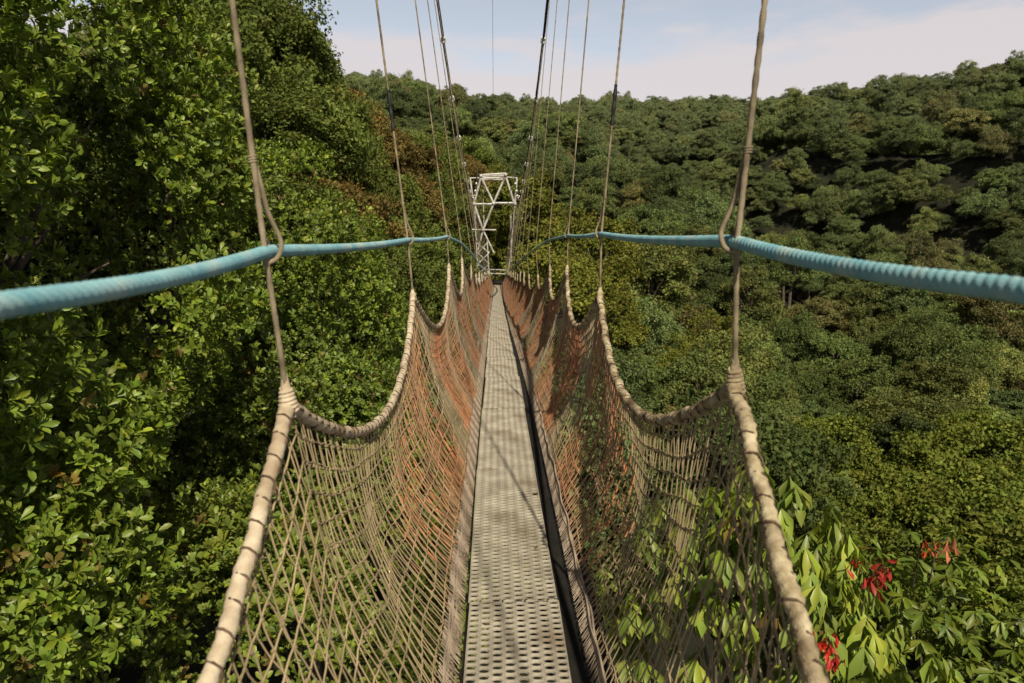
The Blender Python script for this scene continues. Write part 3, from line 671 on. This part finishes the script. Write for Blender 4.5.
# near right: drooping long leaves, some flushes red
NEARR = [((2.1, 5.4, -4.45), (1.7, 2.0, 2.6), 620, 'tree with drooping long pale green leaves beside the right net', (.19, .25, .045), .21, 1.5),
         ((4.2, 5.5, -5.4), (2.3, 2.0, 2.6), 1500, 'dark leafy tree with red young leaves in the lower right corner', (.13, .18, .032), .16, .9)]
for i, (c, r, ncl, lab, tint, LL, hang) in enumerate(NEARR):
    root = empty('drooping_leaf_tree', (c[0], c[1], float(H(c[0], c[1])[0])), lab, 'tree')
    h = max(2.5, c[2] - root.location.z)
    V, Fc, C, lc, lr_ = near_crown(*r, 300 + i, ncl, leafL=LL, per=9, nl=60, lr=.5, droop=.25, spread=(40, 90), yellow=.35, T=tmpl_full(.33, .06, -.16), hang=hang, zmin=-.2)
    cr = obj('crown', V + np.array([0, 0, h]), Fc, M['leaf_near'], root, C); cr['tint'] = list(tint)
    rg = np.random.default_rng(50 + i); mb = trunk_mesh(lc, h, rg, .10, 40); mb.V = [v + np.array([0, 0, h]) for v in mb.V]; mb.build('trunk', M['bark'], root, smooth=True)
    reds = [[], [((873, 582), 4.3, (.36, .04, .03), 15, .17), ((884, 575), 4.3, (.34, .035, .025), 10, .16), ((826, 650), 3.9, (.45, .02, .012), 12, .14), ((836, 662), 3.9, (.38, .015, .01), 9, .14), ((856, 570), 4.4, (.5, .04, .015), 6, .13),
             ((928, 552), 4.6, (.55, .10, .03), 8, .12), ((946, 548), 4.6, (.62, .22, .12), 9, .17)]][i]
    for (pxy, Y, colr, nlv, l) in reds:
        p = P(*pxy, Y) - np.array(root.location); rg = np.random.default_rng(int(pxy[0])); n = int(nlv * 1.5); l *= .62
        O = p + rg.normal(0, .03, (n, 3)) * [1, 1, 1.2] + [0, 0, .04]; A = unit(rg.normal(0, .45, (n, 3)) + [0, 0, -1]); Nn = unit(rg.normal(0, 1, (n, 3)) + [.6, -.8, .2]); Nn = unit(Nn - A * (A * Nn).sum(1)[:, None])
        V2, F2, m_ = place_leaves(tmpl_full(.34, .08, -.1), O, A, Nn, l * rg.uniform(.7, 1.1, n))
        q = obj('young_leaves', V2, F2, M['leaf_near'], root, np.repeat(np.tile(rg.uniform(.7, 1.3, (n, 1)), (1, 3)), m_, axis=0)); q['tint'] = list(colr); q['label'] = 'hanging tuft of red young leaves' if colr[1] < .08 else 'hanging tuft of salmon pink young leaves'
        mb = MB(); mb.tube(spline(np.array([p + [0, 0, .05], p + [.04, .1, .02], p + [.10, .25, -.12], p + [.14, .35, -.45]]), 5), .005, 5); mb.build('twig', M['bark'], root)

# ---- forest prototypes
PROTO = []
specs = [dict(seed=11, rx=4.6, rz=4.4, nl=50), dict(seed=12, rx=4.2, rz=5.2, nl=56), dict(seed=13, rx=5.0, rz=3.9, nl=64, lr=1.0), dict(seed=14, rx=3.8, rz=4.8, nl=38, lr=1.3), dict(seed=15, rx=4.8, rz=4.4, nl=90, lr=.8)]
for s in specs:
    rg = np.random.default_rng(s['seed']); V, Fc, C, lc, lr_ = far_crown(**s)
    oc = obj('crown', V, Fc, M['leaf_far'], None, C); mb = trunk_mesh(lc, 9.0, rg, .26, 12); ot = mb.build('trunk', M['bark'], None, smooth=True)
    PROTO.append([oc, ot, False])
# ---- scatter positions
pts = []
rg = np.random.default_rng(21)
y = 24.0
while y < 560:
    sp = np.interp(y, [20, 60, 150, 400, 560], [4.6, 5.5, 5.8, 6.4, 7.6])
    xl, xr = -.80 * y - 8, .84 * y + 10
    x = xl + rg.uniform(0, sp)
    while x < xr:
        pts.append((x + rg.uniform(-.42, .42) * sp, y + rg.uniform(-.42, .42) * sp)); x += sp
    y += sp * .9
pts = np.array(pts); gz = H(pts[:, 0], pts[:, 1])
dist = np.linalg.norm(pts, axis=1)
sc_ = np.clip(rg.lognormal(0, .25, len(pts)), .55, 1.5) * np.interp(dist, [20, 60, 200, 500], [.72, .80, .80, .88])
topz = gz + 14 * sc_
# clear the corridor of the bridge
cx, cy = pts[:, 0], pts[:, 1]
corr = (np.abs(cx) < 5.2 * sc_ + 1.6) & (cy < 50) & (topz > dz(np.clip(cy, -4, 49)) - 1.0)
drop = np.where(corr, topz - (dz(np.clip(cy, -4, 49)) - 1.5), 0)
lim = (np.abs(cx) < 6) & (cy < 52)
keep = (~corr | (drop < 9)) & (rg.random(len(pts)) > .05)
gz = gz - np.where(corr, drop, 0)
keep &= ~((cx > 5) & (dist < 38)); sc_ = np.where(dist > 200, np.minimum(sc_, 1.6), sc_)
keep &= ~((cx < -1) & (cy < 27) & (cx > -14))
keep &= ~((np.abs(cx - 0) < 4.0) & (cy > 42) & (cy < 50))
psx, psy = proj(np.stack([cx, cy, topz], 1)); keep &= ~((psx < 500) & (dist < 85))
pts, gz, sc_, dist, topz = pts[keep], gz[keep], sc_[keep], dist[keep], (gz + 14 * sc_)[keep]
ex = []
for (px, py, Y, s_) in [(300, -8, 33, 1.0), (322, 44, 36, .9), (346, 72, 40, .85), (372, 96, 44, .85), (398, 112, 48, .85), (424, 130, 52, .85), (448, 146, 58, .85), (474, 150, 66, .95), (500, 158, 72, .95), (270, -50, 36, 1.1), (235, -90, 38, 1.2),
                        (330, 100, 31, .8), (360, 128, 34, .8), (392, 150, 38, .75), (420, 168, 42, .75), (446, 184, 47, .75), (468, 196, 54, .75), (340, 160, 27, .75), (372, 188, 30, .7), (402, 206, 33, .7), (430, 222, 37, .65), (455, 236, 41, .6), (410, 250, 29, .6), (436, 268, 33, .6), (385, 232, 26, .65), (350, 210, 23.5, .6),
                        (280, 60, 26, .8), (312, 80, 28, .8), (290, 140, 25, .8), (200, -30, 27, 1), (455, 290, 36, .6), (425, 320, 29, .6), (470, 255, 52, .7), (300, 20, 55, 1.1), (350, 80, 62, 1.0), (390, 108, 68, 1.0), (430, 132, 78, 1.0), (470, 140, 84, 1.0), (400, 310, 25, .55),
                        (506, 196, 58, .62), (499, 214, 54, .5), (515, 226, 55, .55), (-20, 100, 16, .8), (70, 190, 17, .75), (120, 40, 19, .8), (190, 160, 20, .7), (60, 330, 14, .6), (-90, 200, 13, .8)]:
    s_ *= .78 if py < 165 or px < 470 else .9; px -= (.50 if len(ex) < 11 else .25 if len(ex) < 37 else 0) * 700 * 4.4 * s_ / Y; p = P(px, py, Y); ex.append((p[0], p[1], p[2] - (9 + 5.0) * s_, s_, math.hypot(p[0], p[1]), p[2]))
ex = np.array(ex); pts = np.vstack([pts, ex[:, :2]]); gz = np.concatenate([gz, ex[:, 2]]); sc_ = np.concatenate([sc_, ex[:, 3]]); dist = np.concatenate([dist, ex[:, 4]]); topz = np.concatenate([topz, ex[:, 5]])
# visibility: a tree whose top is hidden behind nearer canopy is left out
ctop = np.stack([pts[:, 0], pts[:, 1], topz], 1); sx, sy = proj(ctop)
srt = np.argsort(dist); hor = np.full(130, 1e9); vis = np.zeros(len(pts), bool); vis_amt = np.zeros(len(pts))
for i in srt:
    b = int(np.clip((sx[i] + 140) / 10, 0, 129)); wpx = 4.6 * sc_[i] * F / dist[i]; hb = max(1, int(wpx / 10 * .8))
    a0, a1 = max(0, b - hb), min(130, b + hb + 1)
    vis_amt[i] = (hor[a0:a1] - sy[i]).max(); vis[i] = vis_amt[i] > (-14 if dist[i] < 170 else -45)
    hor[a0:a1] = np.minimum(hor[a0:a1], sy[i] + 6)
pts, gz, sc_, dist, topz, sx, sy, vis_amt = [a[vis] for a in (pts, gz, sc_, dist, topz, sx, sy, vis_amt)]
n = len(pts)
# tints: green, olive, brown, orange-brown on the ridge left of the tower, distance haze painted into the far crowns
base = np.array([[.092, .122, .030], [.112, .138, .034], [.125, .140, .034], [.080, .108, .032], [.135, .125, .038]])
bi = rg.choice(5, n, p=[.28, .27, .17, .18, .10]); tint = base[bi] * np.array([1.02, 1.08, 1.35]) * np.clip(rg.lognormal(0, .30, (n, 1)), .5, 1.7)
ridge = (pts[:, 0] < -2) & (dist > 24) & (dist < 85) & (sy < 290)
ro = rg.random(n); ob = np.array([.165, .132, .042]); yb = np.array([.125, .165, .038])
tint = np.where((ridge & (ro < np.where(dist < 42, .10, .6)))[:, None], ob * rg.uniform(.75, 1.2, (n, 1)), tint); tint = np.where((ridge & (ro >= np.where(dist < 42, .10, .6)))[:, None], yb * rg.uniform(.8, 1.2, (n, 1)), tint)
mid = (pts[:, 0] >= -2) & (dist < 95) & (sx < 720) & (sy < 330)
tint = np.where((mid & (ro < .5))[:, None], np.array([.150, .170, .032]) * rg.uniform(.75, 1.25, (n, 1)), tint)
lowr = (dist < 75) & (sx > 800) & (sy > 380)
tint = np.where(lowr[:, None], np.array([.150, .190, .034]) * rg.uniform(.85, 1.15, (n, 1)), tint)
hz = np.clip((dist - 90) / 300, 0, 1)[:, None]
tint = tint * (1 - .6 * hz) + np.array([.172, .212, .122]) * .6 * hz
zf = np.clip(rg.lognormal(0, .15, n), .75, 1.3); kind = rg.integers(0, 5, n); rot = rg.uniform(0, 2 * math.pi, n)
kind = np.where(lowr, 4, kind); tint = tint * np.interp(dist, [40, 80, 500], [1.0, 1.28, 1.5])[:, None] * np.array([1.0, .98, 1.0])  # far crowns also tinted brighter, as if more strongly lit
order = np.argsort(dist - np.clip(vis_amt, 0, 60) * .4)
ind = [i for i in order if -80 < sx[i] < 1104][:290]; indset = set(int(i) for i in ind)
def treelabel(i):
    t = tint[i]; r_ = t[0] / t[1]
    tone = 'orange brown' if r_ > 1.35 else 'olive brown' if r_ > 1.02 else 'yellowish green' if r_ > .84 and t[1] > .16 else 'bright green' if t[1] > .19 else 'dark green' if t[1] < .13 else 'mid green'
    if sx[i] < 465: colx = 'left of the lattice tower'
    elif sx[i] < 530: colx = 'directly behind the lattice tower'
    elif sx[i] < 600: colx = 'just right of the lattice tower'
    elif sx[i] < 735: colx = 'between the two nearest right hangers'
    elif sx[i] < 880: colx = 'right of the nearest right hanger'
    else: colx = 'by the right edge'
    rowy = 'high above the blue rope' if sy[i] < 200 else 'level with the blue rope' if sy[i] < 290 else 'below the blue rope' if sy[i] < 400 else 'low in the valley'
    return '%s tree crown %s, %s' % (tone, rowy, colx)
for i in ind:
    x, y_ = pts[i]; lab = treelabel(i)
    root = empty('forest_tree', (x, y_, float(gz[i])), lab, 'tree', 'forest trees ' + lab.split(',')[0].split('crown ')[1])
    pr = PROTO[kind[i]]
    if not pr[2]: oc, ot = pr[0], pr[1]; pr[2] = True
    else: oc = pr[0].copy(); ot = pr[1].copy(); COL.objects.link(oc); COL.objects.link(ot)
    for o_ in (oc, ot): o_.parent = root; o_.location = (0, 0, 9.0 * sc_[i])
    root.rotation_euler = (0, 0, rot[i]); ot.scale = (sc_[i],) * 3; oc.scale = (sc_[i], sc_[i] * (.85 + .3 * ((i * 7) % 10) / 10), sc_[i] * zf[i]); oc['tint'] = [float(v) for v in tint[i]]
for pr in PROTO:
    if not pr[2]: raise RuntimeError('prototype unused')
rest = np.array([i for i in range(n) if i not in indset])
# ---- the rest of the forest: one object, crowns instanced on its points
me = bpy.data.meshes.new('forest'); me.vertices.add(len(rest))
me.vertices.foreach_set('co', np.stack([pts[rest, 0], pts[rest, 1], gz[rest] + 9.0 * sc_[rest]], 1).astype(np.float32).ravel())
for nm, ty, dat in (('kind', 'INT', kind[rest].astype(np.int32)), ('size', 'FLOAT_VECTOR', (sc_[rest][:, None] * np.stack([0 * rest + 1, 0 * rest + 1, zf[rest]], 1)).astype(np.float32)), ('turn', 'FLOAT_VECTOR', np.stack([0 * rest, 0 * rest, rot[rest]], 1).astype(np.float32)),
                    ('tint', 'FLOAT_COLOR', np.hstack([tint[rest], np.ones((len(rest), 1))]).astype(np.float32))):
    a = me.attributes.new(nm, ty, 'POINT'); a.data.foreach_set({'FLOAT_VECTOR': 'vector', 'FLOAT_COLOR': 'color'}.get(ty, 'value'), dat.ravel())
fo = bpy.data.objects.new('forest', me); COL.objects.link(fo)
tag(fo, 'dense rainforest canopy covering the far hills up to the skyline', 'forest', None, 'stuff')
ng = bpy.data.node_groups.new('forest_nodes', 'GeometryNodeTree')
ng.interface.new_socket('Geometry', in_out='INPUT', socket_type='NodeSocketGeometry'); ng.interface.new_socket('Geometry', in_out='OUTPUT', socket_type='NodeSocketGeometry')
gi = ng.nodes.new('NodeGroupInput'); go = ng.nodes.new('NodeGroupOutput'); iop = ng.nodes.new('GeometryNodeInstanceOnPoints'); jn = ng.nodes.new('GeometryNodeJoinGeometry')
for pr in PROTO:
    oi = ng.nodes.new('GeometryNodeObjectInfo'); oi.inputs['Object'].default_value = pr[0]; oi.inputs['As Instance'].default_value = True; oi.transform_space = 'ORIGINAL'
    ng.links.new(oi.outputs['Geometry'], jn.inputs[0])
def named(nm, ty):
    a = ng.nodes.new('GeometryNodeInputNamedAttribute'); a.data_type = ty; a.inputs['Name'].default_value = nm; return a.outputs['Attribute']
ng.links.new(gi.outputs[0], iop.inputs['Points']); ng.links.new(jn.outputs[0], iop.inputs['Instance']); iop.inputs['Pick Instance'].default_value = True
ng.links.new(named('kind', 'INT'), iop.inputs['Instance Index']); ng.links.new(named('turn', 'FLOAT_VECTOR'), iop.inputs['Rotation']); ng.links.new(named('size', 'FLOAT_VECTOR'), iop.inputs['Scale'])
ng.links.new(iop.outputs[0], go.inputs[0])
md = fo.modifiers.new('forest', 'NODES'); md.node_group = ng
print('trees', n, 'individual', len(ind), 'stuff', len(rest))
